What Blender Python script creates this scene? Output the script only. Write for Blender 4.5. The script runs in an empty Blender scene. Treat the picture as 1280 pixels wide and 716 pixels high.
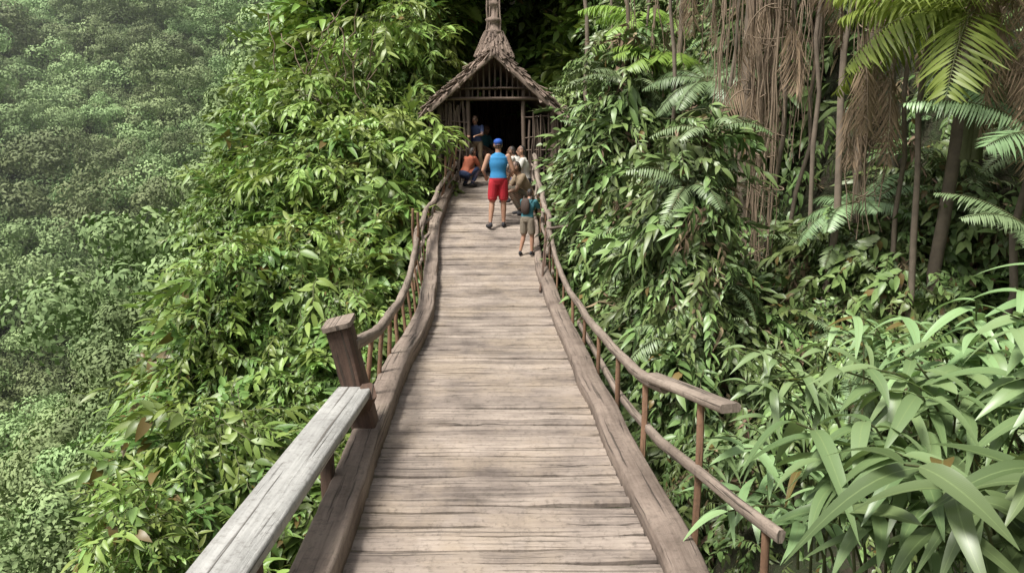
import bpy, math, random
import numpy as np
from mathutils import Vector, Matrix, kdtree
random.seed(7); rng=np.random.default_rng(7)
R=random.random
def U(a,b): return random.uniform(a,b)
scene=bpy.context.scene
V=Vector
# ------------------------------------------------------------------ noise
def vn(x,y,s=0):
    x=np.asarray(x,float); y=np.asarray(y,float)
    xi=np.floor(x); yi=np.floor(y); fx=x-xi; fy=y-yi
    fx=fx*fx*(3-2*fx); fy=fy*fy*(3-2*fy)
    def h(a,b):
        v=np.sin(a*127.1+b*311.7+s*74.7)*43758.5453
        return v-np.floor(v)
    return (h(xi,yi)*(1-fx)+h(xi+1,yi)*fx)*(1-fy)+(h(xi,yi+1)*(1-fx)+h(xi+1,yi+1)*fx)*fy
def fbm(x,y,s=0,o=3):
    t=0;a=.5;f=1
    for i in range(o):
        t=t+a*vn(x*f,y*f,s+i*3.3); a*=.5; f*=2.1
    return t/(1-.5**o)
def sst(t):
    t=np.clip(t,0,1); return t*t*(3-2*t)
# ------------------------------------------------------------------ mesh builder
class MB:
    def __init__(s): s.v=[];s.f=[];s.uv=[];s.var=[];s.m=[]
    def add(s,p,u=0,v=0,var=.5):
        s.v.append((p[0],p[1],p[2])); s.uv.append((u,v)); s.var.append(var); return len(s.v)-1
    def face(s,idx,m=0): s.f.append(idx); s.m.append(m)
    def mesh(s,name,mats,smooth=True):
        me=bpy.data.meshes.new(name); me.from_pydata(s.v,[],s.f)
        for m in mats: me.materials.append(m)
        me.polygons.foreach_set('material_index',s.m)
        me.polygons.foreach_set('use_smooth',[smooth]*len(s.f))
        a=me.attributes.new('var','FLOAT','POINT'); a.data.foreach_set('value',s.var)
        ul=me.uv_layers.new(name='UVMap')
        li=np.zeros(len(me.loops),int); me.loops.foreach_get('vertex_index',li)
        ul.data.foreach_set('uv',np.array(s.uv,dtype=float)[li].ravel())
        me.update(); return me
def obj(name,me,parent=None,loc=None):
    o=bpy.data.objects.new(name,me); scene.collection.objects.link(o)
    if parent: o.parent=parent
    if loc is not None: o.location=loc
    return o
def empty(name,loc=(0,0,0)):
    o=bpy.data.objects.new(name,None); scene.collection.objects.link(o); o.location=loc; o.empty_display_size=.2; return o
def rect(w,h,c=.015):
    a=w/2;b=h/2
    return [(-a+c,-b),(a-c,-b),(a,-b+c),(a,b-c),(a-c,b),(-a+c,b),(-a,b-c),(-a,-b+c)]
def circ(r,n=7,e=1):
    return [(r*math.cos(2*math.pi*i/n),r*e*math.sin(2*math.pi*i/n)) for i in range(n)]
def sweep(mb,path,sec,m=0,scales=None,var=None,wob=0,cap=True):
    path=[V(p) for p in path]; n=len(path); k=len(sec)
    var=R() if var is None else var
    uo=R()*10; vo=R()*10
    md=(path[-1]-path[0]); md=md.normalized() if md.length>0 else V((0,0,1))
    ref=V((0,0,1)) if abs(md.z)<.8 else V((0,1,0))
    per=[0]
    for i in range(k):
        a=sec[i];b=sec[(i+1)%k]; per.append(per[-1]+math.hypot(a[0]-b[0],a[1]-b[1]))
    L=0; rows=[]
    for i,p in enumerate(path):
        T=(path[min(i+1,n-1)]-path[max(i-1,0)]).normalized()
        sd=T.cross(ref)
        if sd.length<1e-4: sd=V((1,0,0))
        sd.normalize(); up=sd.cross(T)
        if i: L+=(p-path[i-1]).length
        s=scales[i] if scales else 1
        row=[]
        for j in range(k+1):
            a,b=sec[j%k]
            if j<k: q=p+sd*a*s+up*b*s+(V((U(-1,1),U(-1,1),U(-1,1)))*wob if wob else V((0,0,0))); q0=q if j==0 else q0
            else: q=q0
            row.append(mb.add(q,uo+per[j],vo+L,var))
        rows.append(row)
    for i in range(n-1):
        for j in range(k):
            mb.face((rows[i][j],rows[i][j+1],rows[i+1][j+1],rows[i+1][j]),m)
    if cap:
        for r,fl in ((rows[0],True),(rows[-1],False)):
            idx=[mb.add(mb.v[q],uo+mb.v[q][0],vo+mb.v[q][2],var) for q in r[:-1]]
            mb.face(tuple(idx[::-1] if fl else idx),m)
def line(a,b,n=6,w=0,sag=0):
    a=V(a);b=V(b); out=[]
    for i in range(n):
        t=i/(n-1); p=a.lerp(b,t); p.z-=sag*4*t*(1-t)
        if 0<i<n-1: p+=V((U(-w,w),U(-w,w),U(-w,w)*.4))
        out.append(p)
    return out
def tab(ys,xs,win=.7):
    ys=np.array(ys,float);xs=np.array(xs,float)
    def f(y):
        y=np.asarray(y,float); r=0
        for o,w in ((-1,.15),(-.5,.22),(0,.26),(.5,.22),(1,.15)): r=r+w*np.interp(y+o*win,ys,xs)
        return r
    return f
# ------------------------------------------------------------------ materials
def nmat(name):
    m=bpy.data.materials.new(name); m.use_nodes=True; nt=m.node_tree; nt.nodes.clear()
    out=nt.nodes.new('ShaderNodeOutputMaterial'); return m,nt,out
def N(nt,t,**k):
    n=nt.nodes.new(t)
    for a,b in k.items(): setattr(n,a,b)
    return n
def mixc(nt,f,a,b,bt='MIX'):
    n=N(nt,'ShaderNodeMix',data_type='RGBA',blend_type=bt)
    for s,v in ((n.inputs[0],f),(n.inputs[6],a),(n.inputs[7],b)):
        if isinstance(v,bpy.types.NodeSocket): nt.links.new(v,s)
        elif isinstance(v,(int,float)): s.default_value=v
        else: s.default_value=(*v,1)
    return n.outputs[2]
def mth(nt,op,a,b=0,clamp=False):
    n=N(nt,'ShaderNodeMath',operation=op); n.use_clamp=clamp
    for s,v in ((n.inputs[0],a),(n.inputs[1],b)):
        if isinstance(v,bpy.types.NodeSocket): nt.links.new(v,s)
        else: s.default_value=v
    return n.outputs[0]
def ramp(nt,f,a,b):
    n=N(nt,'ShaderNodeMapRange'); nt.links.new(f,n.inputs[0]); n.inputs[1].default_value=a;n.inputs[2].default_value=b
    return n.outputs[0]
def noise(nt,vec,sc,det=4,rough=.6):
    n=N(nt,'ShaderNodeTexNoise'); n.inputs['Scale'].default_value=sc;n.inputs['Detail'].default_value=det;n.inputs['Roughness'].default_value=rough
    if vec: nt.links.new(vec,n.inputs['Vector'])
    return n.outputs['Fac']
def leafmat(name,dark,light,trans=.3,rough=.42,dead=.985,vein=0,oscale=.45,vr=.6):
    m,nt,out=nmat(name)
    at=N(nt,'ShaderNodeAttribute',attribute_name='var'); oi=N(nt,'ShaderNodeObjectInfo')
    nz=noise(nt,oi.outputs['Location'],oscale,1)
    f=mth(nt,'ADD',mth(nt,'MULTIPLY',at.outputs['Fac'],.5),mth(nt,'MULTIPLY',ramp(nt,nz,.3,.7),.5))
    c=mixc(nt,f,dark,light)
    hs=N(nt,'ShaderNodeHueSaturation'); nt.links.new(c,hs.inputs['Color'])
    nt.links.new(mth(nt,'ADD',mth(nt,'MULTIPLY',oi.outputs['Random'],.04),.475),hs.inputs['Hue'])
    nt.links.new(mth(nt,'ADD',mth(nt,'MULTIPLY',oi.outputs['Random'],vr),1-vr/2),hs.inputs['Value'])
    c=hs.outputs['Color']
    if dead<1: c=mixc(nt,mth(nt,'GREATER_THAN',at.outputs['Fac'],dead),c,(.17,.12,.04))
    if vein:
        uv=N(nt,'ShaderNodeUVMap'); sx=N(nt,'ShaderNodeSeparateXYZ'); nt.links.new(uv.outputs[0],sx.inputs[0])
        d=mth(nt,'ABSOLUTE',mth(nt,'SUBTRACT',sx.outputs[0],.5))
        vv=mth(nt,'LESS_THAN',d,.035)
        c=mixc(nt,mth(nt,'MULTIPLY',vv,.5),c,(.26,.34,.14))
        w=N(nt,'ShaderNodeTexWave'); w.inputs['Scale'].default_value=6; w.inputs['Distortion'].default_value=0
        cb=N(nt,'ShaderNodeCombineXYZ'); nt.links.new(mth(nt,'SUBTRACT',sx.outputs[1],mth(nt,'MULTIPLY',d,.8)),cb.inputs[0]); nt.links.new(cb.outputs[0],w.inputs['Vector'])
        c=mixc(nt,mth(nt,'MULTIPLY',w.outputs['Fac'],.14),c,(.02,.05,.01))
    p=N(nt,'ShaderNodeBsdfPrincipled'); nt.links.new(c,p.inputs['Base Color']); p.inputs['Roughness'].default_value=rough
    p.inputs['Specular IOR Level'].default_value=.5
    if trans<=0: nt.links.new(p.outputs[0],out.inputs[0]); return m
    t=N(nt,'ShaderNodeBsdfTranslucent'); nt.links.new(mixc(nt,.35,c,(.34,.46,.04)),t.inputs['Color'])
    mx=N(nt,'ShaderNodeMixShader'); mx.inputs[0].default_value=trans
    nt.links.new(p.outputs[0],mx.inputs[1]);nt.links.new(t.outputs[0],mx.inputs[2]);nt.links.new(mx.outputs[0],out.inputs[0])
    return m
def woodmat(name,dark,light,su=28,sv=1.6,bump=.5,rough=.85,dirt=(.05,.04,.03),moss=0,patch=None,crack=.75,pv=.35):
    m,nt,out=nmat(name)
    uv=N(nt,'ShaderNodeUVMap'); mp=N(nt,'ShaderNodeMapping'); nt.links.new(uv.outputs[0],mp.inputs[0]); mp.inputs['Scale'].default_value=(su,sv,1)
    at=N(nt,'ShaderNodeAttribute',attribute_name='var')
    g=noise(nt,mp.outputs[0],1.0,6,.65)
    tc=N(nt,'ShaderNodeTexCoord'); b=noise(nt,tc.outputs['Object'],1.7,5,.65); s=noise(nt,tc.outputs['Object'],24,4,.7)
    f=mth(nt,'ADD',mth(nt,'MULTIPLY',ramp(nt,g,.3,.7),.5),mth(nt,'MULTIPLY',at.outputs['Fac'],pv))
    f=mth(nt,'ADD',f,mth(nt,'MULTIPLY',mth(nt,'SUBTRACT',b,.5),1.7),True)
    c=mixc(nt,f,dark,light)
    if patch:
        b2=noise(nt,tc.outputs['Object'],.9,5,.7)
        c=mixc(nt,mth(nt,'MULTIPLY',ramp(nt,b2,.47,.63),.6),c,patch)
    c=mixc(nt,mth(nt,'MULTIPLY',ramp(nt,s,.52,.72),.5),c,dirt)
    mp2=N(nt,'ShaderNodeMapping'); nt.links.new(uv.outputs[0],mp2.inputs[0]); mp2.inputs['Scale'].default_value=(su*1.6,sv*.7,1)
    cr=noise(nt,mp2.outputs[0],1.0,3,.5); crk=ramp(nt,cr,.40,.34)
    c=mixc(nt,mth(nt,'MULTIPLY',crk,crack),c,dirt)
    if moss: c=mixc(nt,mth(nt,'MULTIPLY',ramp(nt,b,.55,.7),moss),c,(.06,.09,.03))
    p=N(nt,'ShaderNodeBsdfPrincipled'); nt.links.new(c,p.inputs['Base Color']); p.inputs['Roughness'].default_value=rough
    bp=N(nt,'ShaderNodeBump'); bp.inputs['Strength'].default_value=bump; bp.inputs['Distance'].default_value=.012
    h=mth(nt,'SUBTRACT',mth(nt,'ADD',g,mth(nt,'MULTIPLY',s,.5)),crk); nt.links.new(h,bp.inputs['Height']); nt.links.new(bp.outputs[0],p.inputs['Normal'])
    nt.links.new(p.outputs[0],out.inputs[0]); return m
def plainmat(name,col,rough=.8,var=.25,sc=20):
    m,nt,out=nmat(name); tc=N(nt,'ShaderNodeTexCoord'); n=noise(nt,tc.outputs['Object'],sc,4)
    c=mixc(nt,mth(nt,'MULTIPLY',ramp(nt,n,.3,.7),var*2),col,tuple(x*.45 for x in col))
    p=N(nt,'ShaderNodeBsdfPrincipled'); nt.links.new(c,p.inputs['Base Color']); p.inputs['Roughness'].default_value=rough
    bp=N(nt,'ShaderNodeBump'); bp.inputs['Strength'].default_value=.3; bp.inputs['Distance'].default_value=.01; nt.links.new(n,bp.inputs['Height']); nt.links.new(bp.outputs[0],p.inputs['Normal'])
    nt.links.new(p.outputs[0],out.inputs[0]); return m
M_left=leafmat('leaf_yellow_green',(.065,.135,.03),(.26,.39,.105),trans=.2,dead=.988)  # yellow-green leaf hue of the left hillside plants
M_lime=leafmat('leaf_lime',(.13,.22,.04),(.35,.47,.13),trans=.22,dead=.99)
M_right=leafmat('leaf_dark_green',(.05,.095,.028),(.235,.335,.11),trans=0,dead=.975)  # darker green leaf hue of the cliff-side plants
M_back=leafmat('leaf_back',(.07,.13,.025),(.25,.37,.08),trans=.2)
M_fern=leafmat('fern_leaf',(.10,.165,.065),(.26,.35,.18),trans=0)
M_palm=leafmat('palm_leaf',(.12,.22,.025),(.30,.43,.09),trans=.25)
M_big=leafmat('ginger_leaf',(.12,.205,.08),(.33,.45,.21),trans=.2,rough=.36,vein=1,dead=.98)
M_far=leafmat('far_hazed_leaf',(.10,.17,.055),(.39,.50,.22),trans=0,rough=.75,dead=2,oscale=.07,vr=.8)  # pale tones: distance haze put into the leaf colour
M_dry=leafmat('dry_leaf',(.13,.09,.05),(.36,.265,.165),trans=0,rough=.8,dead=2)
M_stem=plainmat('green_stem',(.11,.12,.045),.7)
M_bark=plainmat('bark',(.24,.19,.145),.9,.35,9)
M_vine=plainmat('dry_vine',(.29,.215,.15),.9,.3,14)
M_deck=woodmat('deck_plank_wood',(.125,.10,.085),(.44,.365,.305),su=34,sv=1.1,bump=.9,patch=(.37,.295,.22),crack=.5,pv=.45)
M_curb=woodmat('curb_wood',(.14,.105,.083),(.38,.30,.245),su=26,sv=1.2,bump=.8,moss=.15)
M_rail=woodmat('rail_wood',(.14,.105,.082),(.36,.29,.235),su=30,sv=1.6,bump=.7)
M_grey=woodmat('grey_plank_wood',(.20,.195,.185),(.52,.51,.48),su=26,sv=1.0,bump=.8,dirt=(.09,.075,.06))
M_post=woodmat('post_wood',(.06,.036,.026),(.20,.12,.085),su=26,sv=1.5,bump=.7)
M_stick=woodmat('stick_wood',(.13,.07,.04),(.36,.21,.13),su=20,sv=3)
M_hut=woodmat('hut_wood',(.055,.038,.028),(.19,.135,.10),su=24,sv=2)
M_roof=woodmat('thatch_shingle',(.10,.07,.054),(.40,.30,.24),su=30,sv=2.5,bump=.8,pv=.5)
m,nt,out=nmat('forest_ground'); tc=N(nt,'ShaderNodeTexCoord')
n1=noise(nt,tc.outputs['Object'],1.3,6,.7); n2=noise(nt,tc.outputs['Object'],9,5,.7)
c=mixc(nt,ramp(nt,n1,.35,.65),(.03,.046,.016),(.06,.046,.03)); c=mixc(nt,ramp(nt,n2,.45,.7),c,(.04,.065,.02))
p=N(nt,'ShaderNodeBsdfPrincipled'); nt.links.new(c,p.inputs['Base Color']); p.inputs['Roughness'].default_value=.95
bp=N(nt,'ShaderNodeBump'); bp.inputs['Distance'].default_value=.1; nt.links.new(n2,bp.inputs['Height']); nt.links.new(bp.outputs[0],p.inputs['Normal']); nt.links.new(p.outputs[0],out.inputs[0])
M_ground=m
# ------------------------------------------------------------------ terrain
def XW(y): return np.interp(y,[-5,5,7.5,10,13,17,20,30],[8,6.3,4.9,3.8,3.0,2.4,2.2,2.2])
def H(x,y):
    x=np.asarray(x,float); y=np.asarray(y,float)
    g=np.interp(y,[-10,4,10,14,16.5,18.5,23.5,27,40],[-3.5,-3.6,-4,-2.4,-.6,1.1,1.6,5.5,14])
    c=np.interp(y,[-10,3,8.5,12.8,16.3,20.7,26,40],[-4.6,-3.8,-3.0,-1.6,.9,3.4,7.0,14])
    a=sst((-1.45-x)/1.5); hL=g+(c-g)*a
    xe=np.interp(y,[4,8,12,16,25],[-3.0,-3.3,-4.0,-5.2,-4.8])+.9*(fbm(y*.5,x*0,31,2)-.5)
    k=np.clip((xe-x)*2,-30,500); hL=hL-1.8*np.where(k>20,k,np.log1p(np.exp(np.minimum(k,20))))/2
    xw=XW(y)
    bt=np.interp(y,[-5,5,9,14,18,22],[-1.3,-1.2,-.8,-.1,1.1,2.2])
    t=np.clip((x-1.3)/np.maximum(xw-1.3,.3),0,1)
    hb=g+(np.maximum(bt,g)+.6*t-g)*sst((x-1.15)/.9)
    d=x-xw+.3*(fbm(y*.7,x*.2,5)-.5)*2
    rise=np.where(d<3,3.0*np.maximum(d,0),9+.5*(d-3))
    hR=hb+rise
    h=np.where(x<0,hL,hR)
    r=np.sqrt(x*x+y*y)
    hf=-21+np.clip(r-36,0,115)*.49+9*(fbm(x*.045,y*.045,9)-.5)
    h=np.maximum(h,hf)
    h=h+.35*(fbm(x*.8,y*.8,2)-.5)
    return h
def mound(x,y):
    m=.1+1.9*fbm(x*.55+3,y*.55,11,2)**2+.55*vn(x*1.7,y*1.7,17)
    near=(x>0)*(1-sst((y-5.5)/3))
    wall=(x>0)*sst((x-XW(y)+.4)/.6)
    return m*(1-.75*near)*(1-.6*wall)
def C(x,y):
    e=.15; gx=(H(x+e,y)-H(x-e,y))/(2*e); gy=(H(x,y+e)-H(x,y-e))/(2*e)
    return H(x,y)+mound(x,y)*np.sqrt(1+np.minimum(gx*gx+gy*gy,6))
n=300; u=np.linspace(-1,1,n); sc=260*np.sinh(5*u)/math.sinh(5)
X,Y=np.meshgrid(sc,sc+10); Z=H(X,Y)
me=bpy.data.meshes.new('terrain'); idx=np.arange(n*n).reshape(n,n)
vv=np.stack([X,Y,Z],-1).reshape(-1,3); ff=np.stack([idx[:-1,:-1],idx[:-1,1:],idx[1:,1:],idx[1:,:-1]],-1).reshape(-1,4)
me.from_pydata(vv.tolist(),[],ff.tolist()); me.materials.append(M_ground); me.polygons.foreach_set('use_smooth',[True]*len(ff)); obj('terrain',me)
# ------------------------------------------------------------------ bridge profile
TY=[-6,0,3.8,4.83,6.45,7.96,9.79,12.35,14,15.48,17.6,19.2,25]
zd=tab([-6,3.8,6.45,9.79,12.35,14,15.48,17.6,19.2,25],[-.06,-.03,.02,.04,.2,.42,.78,1.36,1.8,1.85])
xl=tab(TY,[-.8,-.84,-.88,-.94,-1.0,-1.02,-1.03,-1.2,-1.37,-1.44,-1.34,-1.24,-1.2],.6)
xr=tab(TY,[.86,.85,.78,.73,.64,.58,.51,.41,.38,.37,.36,.25,.25],.6)
# ------------------------------------------------------------------ leaf primitives
def leaf(mb,p,d,up,L,W,droop=.25,segs=3,fold=.3,var=None,m=0,pk=.4,curl=0):
    p=V(p);d=V(d).normalized();up=V(up)
    sd=d.cross(up)
    if sd.length<1e-3: sd=V((1,0,0))
    sd.normalize(); nr=sd.cross(d)
    var=R() if var is None else var
    rows=[]
    for i in range(segs+1):
        t=i/segs
        w=W*(math.sin(math.pi*t**(.69 if pk<.45 else 1))**.8 if 0<t<1 else .03)
        c=p+d*L*(t-.12*droop*t*t)-nr*droop*L*t*t
        off=nr*fold*w
        cu=sd*curl*L*math.sin(t*3)
        rows.append((mb.add(c+sd*w+off+cu,1,t,var),mb.add(c+cu,.5,t,var),mb.add(c-sd*w+off+cu,0,t,var)))
    for i in range(segs):
        a=rows[i];b=rows[i+1]
        mb.face((a[0],a[1],b[1],b[0]),m); mb.face((a[1],a[2],b[2],b[1]),m)
def spray(nl,L,lw,stem=.6,droop=.3,hang=0):
    mb=MB(); bend=U(.2,.5)+hang
    path=[]
    for i in range(6):
        t=i/5; path.append(V((U(-.03,.03),stem*t*(1-.5*hang*t),stem*(.18*math.sin(t*2.2)-bend*t*t))))
    sweep(mb,path,circ(.006,3),1,cap=False)
    for k in range(nl):
        t=.15+.85*k/(nl-1); q=t*5; i=min(int(q),4); p=path[i].lerp(path[i+1],q-i)
        s=1 if k%2 else -1
        a=U(.3,1.3)*s*(1 if k<nl-1 else .1)
        d=V((math.sin(a),math.cos(a),U(-.75,.25)-hang*.5))
        up=V((U(-.5,.5),U(-.4,.4),1))
        leaf(mb,p,d,up,L*U(.55,1.25),lw*U(.75,1.2),U(.1,.6)*droop/.3,4,U(.1,.45))
    return mb
def coll(name,objs):
    c=bpy.data.collections.new(name)
    for i,(me) in enumerate(objs):
        o=bpy.data.objects.new('%s_%02d'%(name,i),me); c.objects.link(o)
    return c
def spraylist(name,mat,L,lw,n=5,stem=.6,nl=15,hang=0):
    ms=[]
    for i in range(n):
        k=U(.7,1.3)
        ms.append(spray(nl+random.randint(-3,4),L*k,lw*U(.75,1.2)*k,stem*U(.8,1.3),hang=hang).mesh(name+str(i),[mat,M_stem]))
    return ms
def scatter(name,pts,rot,scl,idx,co,parent=None):
    pts=np.asarray(pts,float)
    me=bpy.data.meshes.new(name); me.vertices.add(len(pts)); me.vertices.foreach_set('co',pts.ravel())
    a=me.attributes.new('rot','FLOAT_VECTOR','POINT'); a.data.foreach_set('vector',np.asarray(rot,float).ravel())
    a=me.attributes.new('scl','FLOAT','POINT'); a.data.foreach_set('value',np.asarray(scl,float))
    a=me.attributes.new('pidx','INT','POINT'); a.data.foreach_set('value',np.asarray(idx,int))
    o=obj(name,me,parent)
    ng=bpy.data.node_groups.new(name+'_gn','GeometryNodeTree')
    ng.interface.new_socket('Geometry',in_out='INPUT',socket_type='NodeSocketGeometry'); ng.interface.new_socket('Geometry',in_out='OUTPUT',socket_type='NodeSocketGeometry')
    gi=ng.nodes.new('NodeGroupInput');go=ng.nodes.new('NodeGroupOutput')
    ci=ng.nodes.new('GeometryNodeCollectionInfo'); ci.inputs['Collection'].default_value=co; ci.inputs['Separate Children'].default_value=True; ci.inputs['Reset Children'].default_value=True
    ip=ng.nodes.new('GeometryNodeInstanceOnPoints'); ip.inputs['Pick Instance'].default_value=True
    def na(nm,t):
        q=ng.nodes.new('GeometryNodeInputNamedAttribute'); q.data_type=t; q.inputs['Name'].default_value=nm; return q.outputs[0]
    lk=ng.links.new
    lk(gi.outputs[0],ip.inputs['Points']); lk(ci.outputs[0],ip.inputs['Instance']); lk(na('pidx','INT'),ip.inputs['Instance Index'])
    lk(na('rot','FLOAT_VECTOR'),ip.inputs['Rotation']); lk(na('scl','FLOAT'),ip.inputs['Scale']); lk(ip.outputs[0],go.inputs[0])
    md=o.modifiers.new('scatter','NODES'); md.node_group=ng
    return o
def sample(N_,x0,x1,y0,y1,smax=3.4,zmax=99):
    out=[];tot=0
    while tot<N_:
        x=rng.uniform(x0,x1,N_*2);y=rng.uniform(y0,y1,N_*2); e=.2
        cz=C(x,y)
        gx=(C(x+e,y)-C(x-e,y))/(2*e); gy=(C(x,y+e)-C(x,y-e))/(2*e)
        w=np.sqrt(1+gx*gx+gy*gy)
        dens=.35+.65*sst((mound(x,y)-.3)/.6)
        bare=(x>0)*sst((x-XW(y)+.1)/.3)*(1-sst((y-10.5)/3))*sst((fbm(y*1.1+cz*.5,cz*.9,61,2)-.32)/.15)
        dens=dens*(1-.8*bare)
        ok=(rng.uniform(0,smax,len(x))<w*dens)&(cz<zmax)
        x,y,gx,gy,w,cz=x[ok],y[ok],gx[ok],gy[ok],w[ok],cz[ok]
        nrm=np.stack([-gx/w,-gy/w,1/w],-1)
        P=np.stack([x,y,cz],-1)+nrm*(.10-rng.uniform(0,1,len(x))**1.5*.6)[:,None]
        inb=(P[:,0]>xl(P[:,1])-.60)&(P[:,0]<xr(P[:,1])+.90)&(P[:,2]>zd(P[:,1])-.8)
        und=(P[:,0]>xl(P[:,1])-.1)&(P[:,0]<xr(P[:,1])+.1)&(P[:,2]>zd(P[:,1])-1.7)
        hut=(P[:,1]>17.9)&(P[:,1]<23.9)&(P[:,0]>-2.3)&(P[:,0]<1.6)
        near=(np.hypot(P[:,0],P[:,1])<5.2)&(P[:,0]>0)&(P[:,2]>-.6)
        k=~(inb|und|hut|near); out.append((P[k],nrm[k])); tot+=k.sum()
    P=np.concatenate([o[0] for o in out])[:N_];nr=np.concatenate([o[1] for o in out])[:N_]
    return P,nr
def rots(nr,jit=.9,pm=-.15,ps=.45):
    az=np.arctan2(-nr[:,0],nr[:,1])+rng.normal(0,jit,len(nr))
    flat=np.hypot(nr[:,0],nr[:,1])<.25
    az[flat]=rng.uniform(0,6.28,flat.sum())
    return np.stack([rng.normal(pm,ps,len(nr)),rng.normal(0,.35,len(nr)),az],-1)
def mass(name,N_,box,co,nproto,s0,s1,jit=.9,pm=-.15,probs=None,ps=.45,patch=None,zmax=99):
    P,nr=sample(N_,*box,zmax=zmax)
    sc_=rng.uniform(s0,s1,N_)*np.clip(P[:,1]/10,.6,1)
    if patch is not None:
        v=fbm(P[:,0]*.5,P[:,1]*.5+P[:,2]*.3,patch,2)+rng.normal(0,.09,N_)
        h=len(nproto)-1; b=np.clip(((v-.25)/.5*len(nproto)).astype(int),0,h)
        st=np.cumsum([0]+list(nproto))
        id_=np.array([rng.integers(st[k],st[k+1]) for k in b])
    else: id_=rng.choice(nproto,N_,p=probs)
    scatter(name,P,rots(nr,jit,pm,ps),sc_,id_,co)
def frond(mb,base,dirv,L,pin,np_=26,droop=.6,pw=.02,m=0,hang=.25,segs=3,var=None):
    base=V(base);d=V(dirv).normalized(); h=V((d.x,d.y,0)); h=h.normalized() if h.length>.01 else V((1,0,0))
    path=[];p=base.copy();dd=d.copy();n=16
    for i in range(n+1):
        path.append(p.copy()); p=p+dd*L/n; dd=(dd+V((0,0,-1))*droop/n*1.6).normalized()
    sweep(mb,path,circ(.008,4),1,scales=[1-.8*i/n for i in range(n+1)],cap=False)
    vr=R() if var is None else var
    for k in range(np_):
        t=.12+.88*k/np_; q=t*n;i=min(int(q),n-1);pp=path[i].lerp(path[i+1],q-i); T=(path[i+1]-path[i]).normalized()
        sd=T.cross(V((0,0,1)));
        if sd.length<.05: sd=h.cross(V((0,0,1)))
        sd.normalize(); up=sd.cross(T)
        l=pin*(math.sin(math.pi*min(1,.12+t*.86))**.7)+.02
        for s in (1,-1):
            dv=sd*s+T*.35+V((U(-.08,.08),U(-.08,.08),-hang*U(.5,1.5)))
            leaf(mb,pp,dv,up,l*U(.85,1.1),pw,U(.1,.5),segs,.1,min(.95,max(0,vr+U(-.2,.2))),m)
def fern_mesh(name,nf,L,pin,mat=None,np_=26,pw=.018,droop=.9,up=.7):
    mb=MB()
    for k in range(nf):
        a=6.283*k/nf+U(-.2,.2); e=up*U(.5,1.3)
        frond(mb,(0,0,0),(math.cos(a),math.sin(a),e),L*U(.75,1.1),pin*U(.85,1.1),np_,droop*U(.8,1.2),pw)
    return mb.mesh(name,[mat or M_fern,M_stem])
small_fern=[fern_mesh('small_fern%d'%i,7,.75,.14,np_=24,pw=.010) for i in range(3)]
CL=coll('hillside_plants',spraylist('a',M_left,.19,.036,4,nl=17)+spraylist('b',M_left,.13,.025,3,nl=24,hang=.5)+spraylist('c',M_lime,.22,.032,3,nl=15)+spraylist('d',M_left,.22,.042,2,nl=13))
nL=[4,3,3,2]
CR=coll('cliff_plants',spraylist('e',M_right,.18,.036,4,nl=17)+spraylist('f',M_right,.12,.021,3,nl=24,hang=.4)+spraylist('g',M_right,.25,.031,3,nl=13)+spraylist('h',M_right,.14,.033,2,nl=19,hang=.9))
nR=[4,3,3,2]
CB=coll('back_plants',spraylist('i',M_back,.26,.055,5,stem=.8))
CD=coll('dry_plants',spraylist('k',M_dry,.2,.022,3,nl=15,hang=1.0))
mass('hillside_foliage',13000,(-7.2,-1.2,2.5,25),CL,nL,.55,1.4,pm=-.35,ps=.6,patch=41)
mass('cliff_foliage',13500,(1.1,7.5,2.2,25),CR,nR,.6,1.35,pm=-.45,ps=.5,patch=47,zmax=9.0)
mass('cliff_ferns',200,(1.3,6.5,6.5,20),coll('cliff_fern',small_fern),3,.6,1.3,zmax=8)
mass('dead_foliage',1500,(1.6,7,6,17),CD,3,.7,1.5,pm=-.9,zmax=8)
mass('ridge_foliage',3000,(-7,6.5,23.5,32),CB,5,1.2,2.2,pm=-.2)
mass('gully_foliage',900,(-2,2,2.5,17),CR,4,.9,1.6)
# ------------------------------------------------------------------ distant canopy
def crown(nlump=24,per=210,rad=2.1,ls=.15,mat=M_far,flat=.85):
    mb=MB()
    for k in range(nlump):
        a=U(0,6.283); z=U(-.3,1); rr=math.sqrt(max(0,1-z*z))
        c=V((math.cos(a)*rr*rad,math.sin(a)*rr*rad,z*rad*flat))*U(.75,1.12); lr=U(.45,.95)
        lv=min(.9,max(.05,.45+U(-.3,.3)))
        for j in range(per):
            d=V((random.gauss(0,1),random.gauss(0,1),random.gauss(.5,.8))).normalized()
            q=c+V((d.x,d.y,d.z*.75))*lr*U(.8,1.08)
            rv=V((U(-1,1),U(-1,1),U(-1,.3))); rv=rv-d*rv.dot(d)*.85
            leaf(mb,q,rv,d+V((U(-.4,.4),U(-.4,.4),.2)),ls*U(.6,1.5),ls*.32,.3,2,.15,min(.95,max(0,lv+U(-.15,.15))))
    return mb
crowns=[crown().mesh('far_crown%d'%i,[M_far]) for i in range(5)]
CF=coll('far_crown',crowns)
pts=[];ss=[]
for _ in range(60000):
    r=math.sqrt(U(22**2,155**2)); az=U(-1.3,-.1); x=r*math.sin(az);y=r*math.cos(az)
    if x>-9.0: continue
    s=U(.65,1.7)*(1+(r-24)/150)
    ok=True
    for q,qs in zip(pts,ss):
        if abs(q[0]-x)<12 and abs(q[1]-y)<12 and (q[0]-x)**2+(q[1]-y)**2<(1.25*(s+qs))**2: ok=False;break
    if ok: pts.append((x,y)); ss.append(s)
    if len(pts)>850: break
n0=len(pts)
for _ in range(900):   # low undergrowth crowns that close the gaps
    r=math.sqrt(U(20**2,120**2)); az=U(-1.2,-.1); x=r*math.sin(az);y=r*math.cos(az)
    if x>-9.0: continue
    pts.append((x,y)); ss.append(U(.8,1.3)*(1+(r-20)/150))
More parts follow.
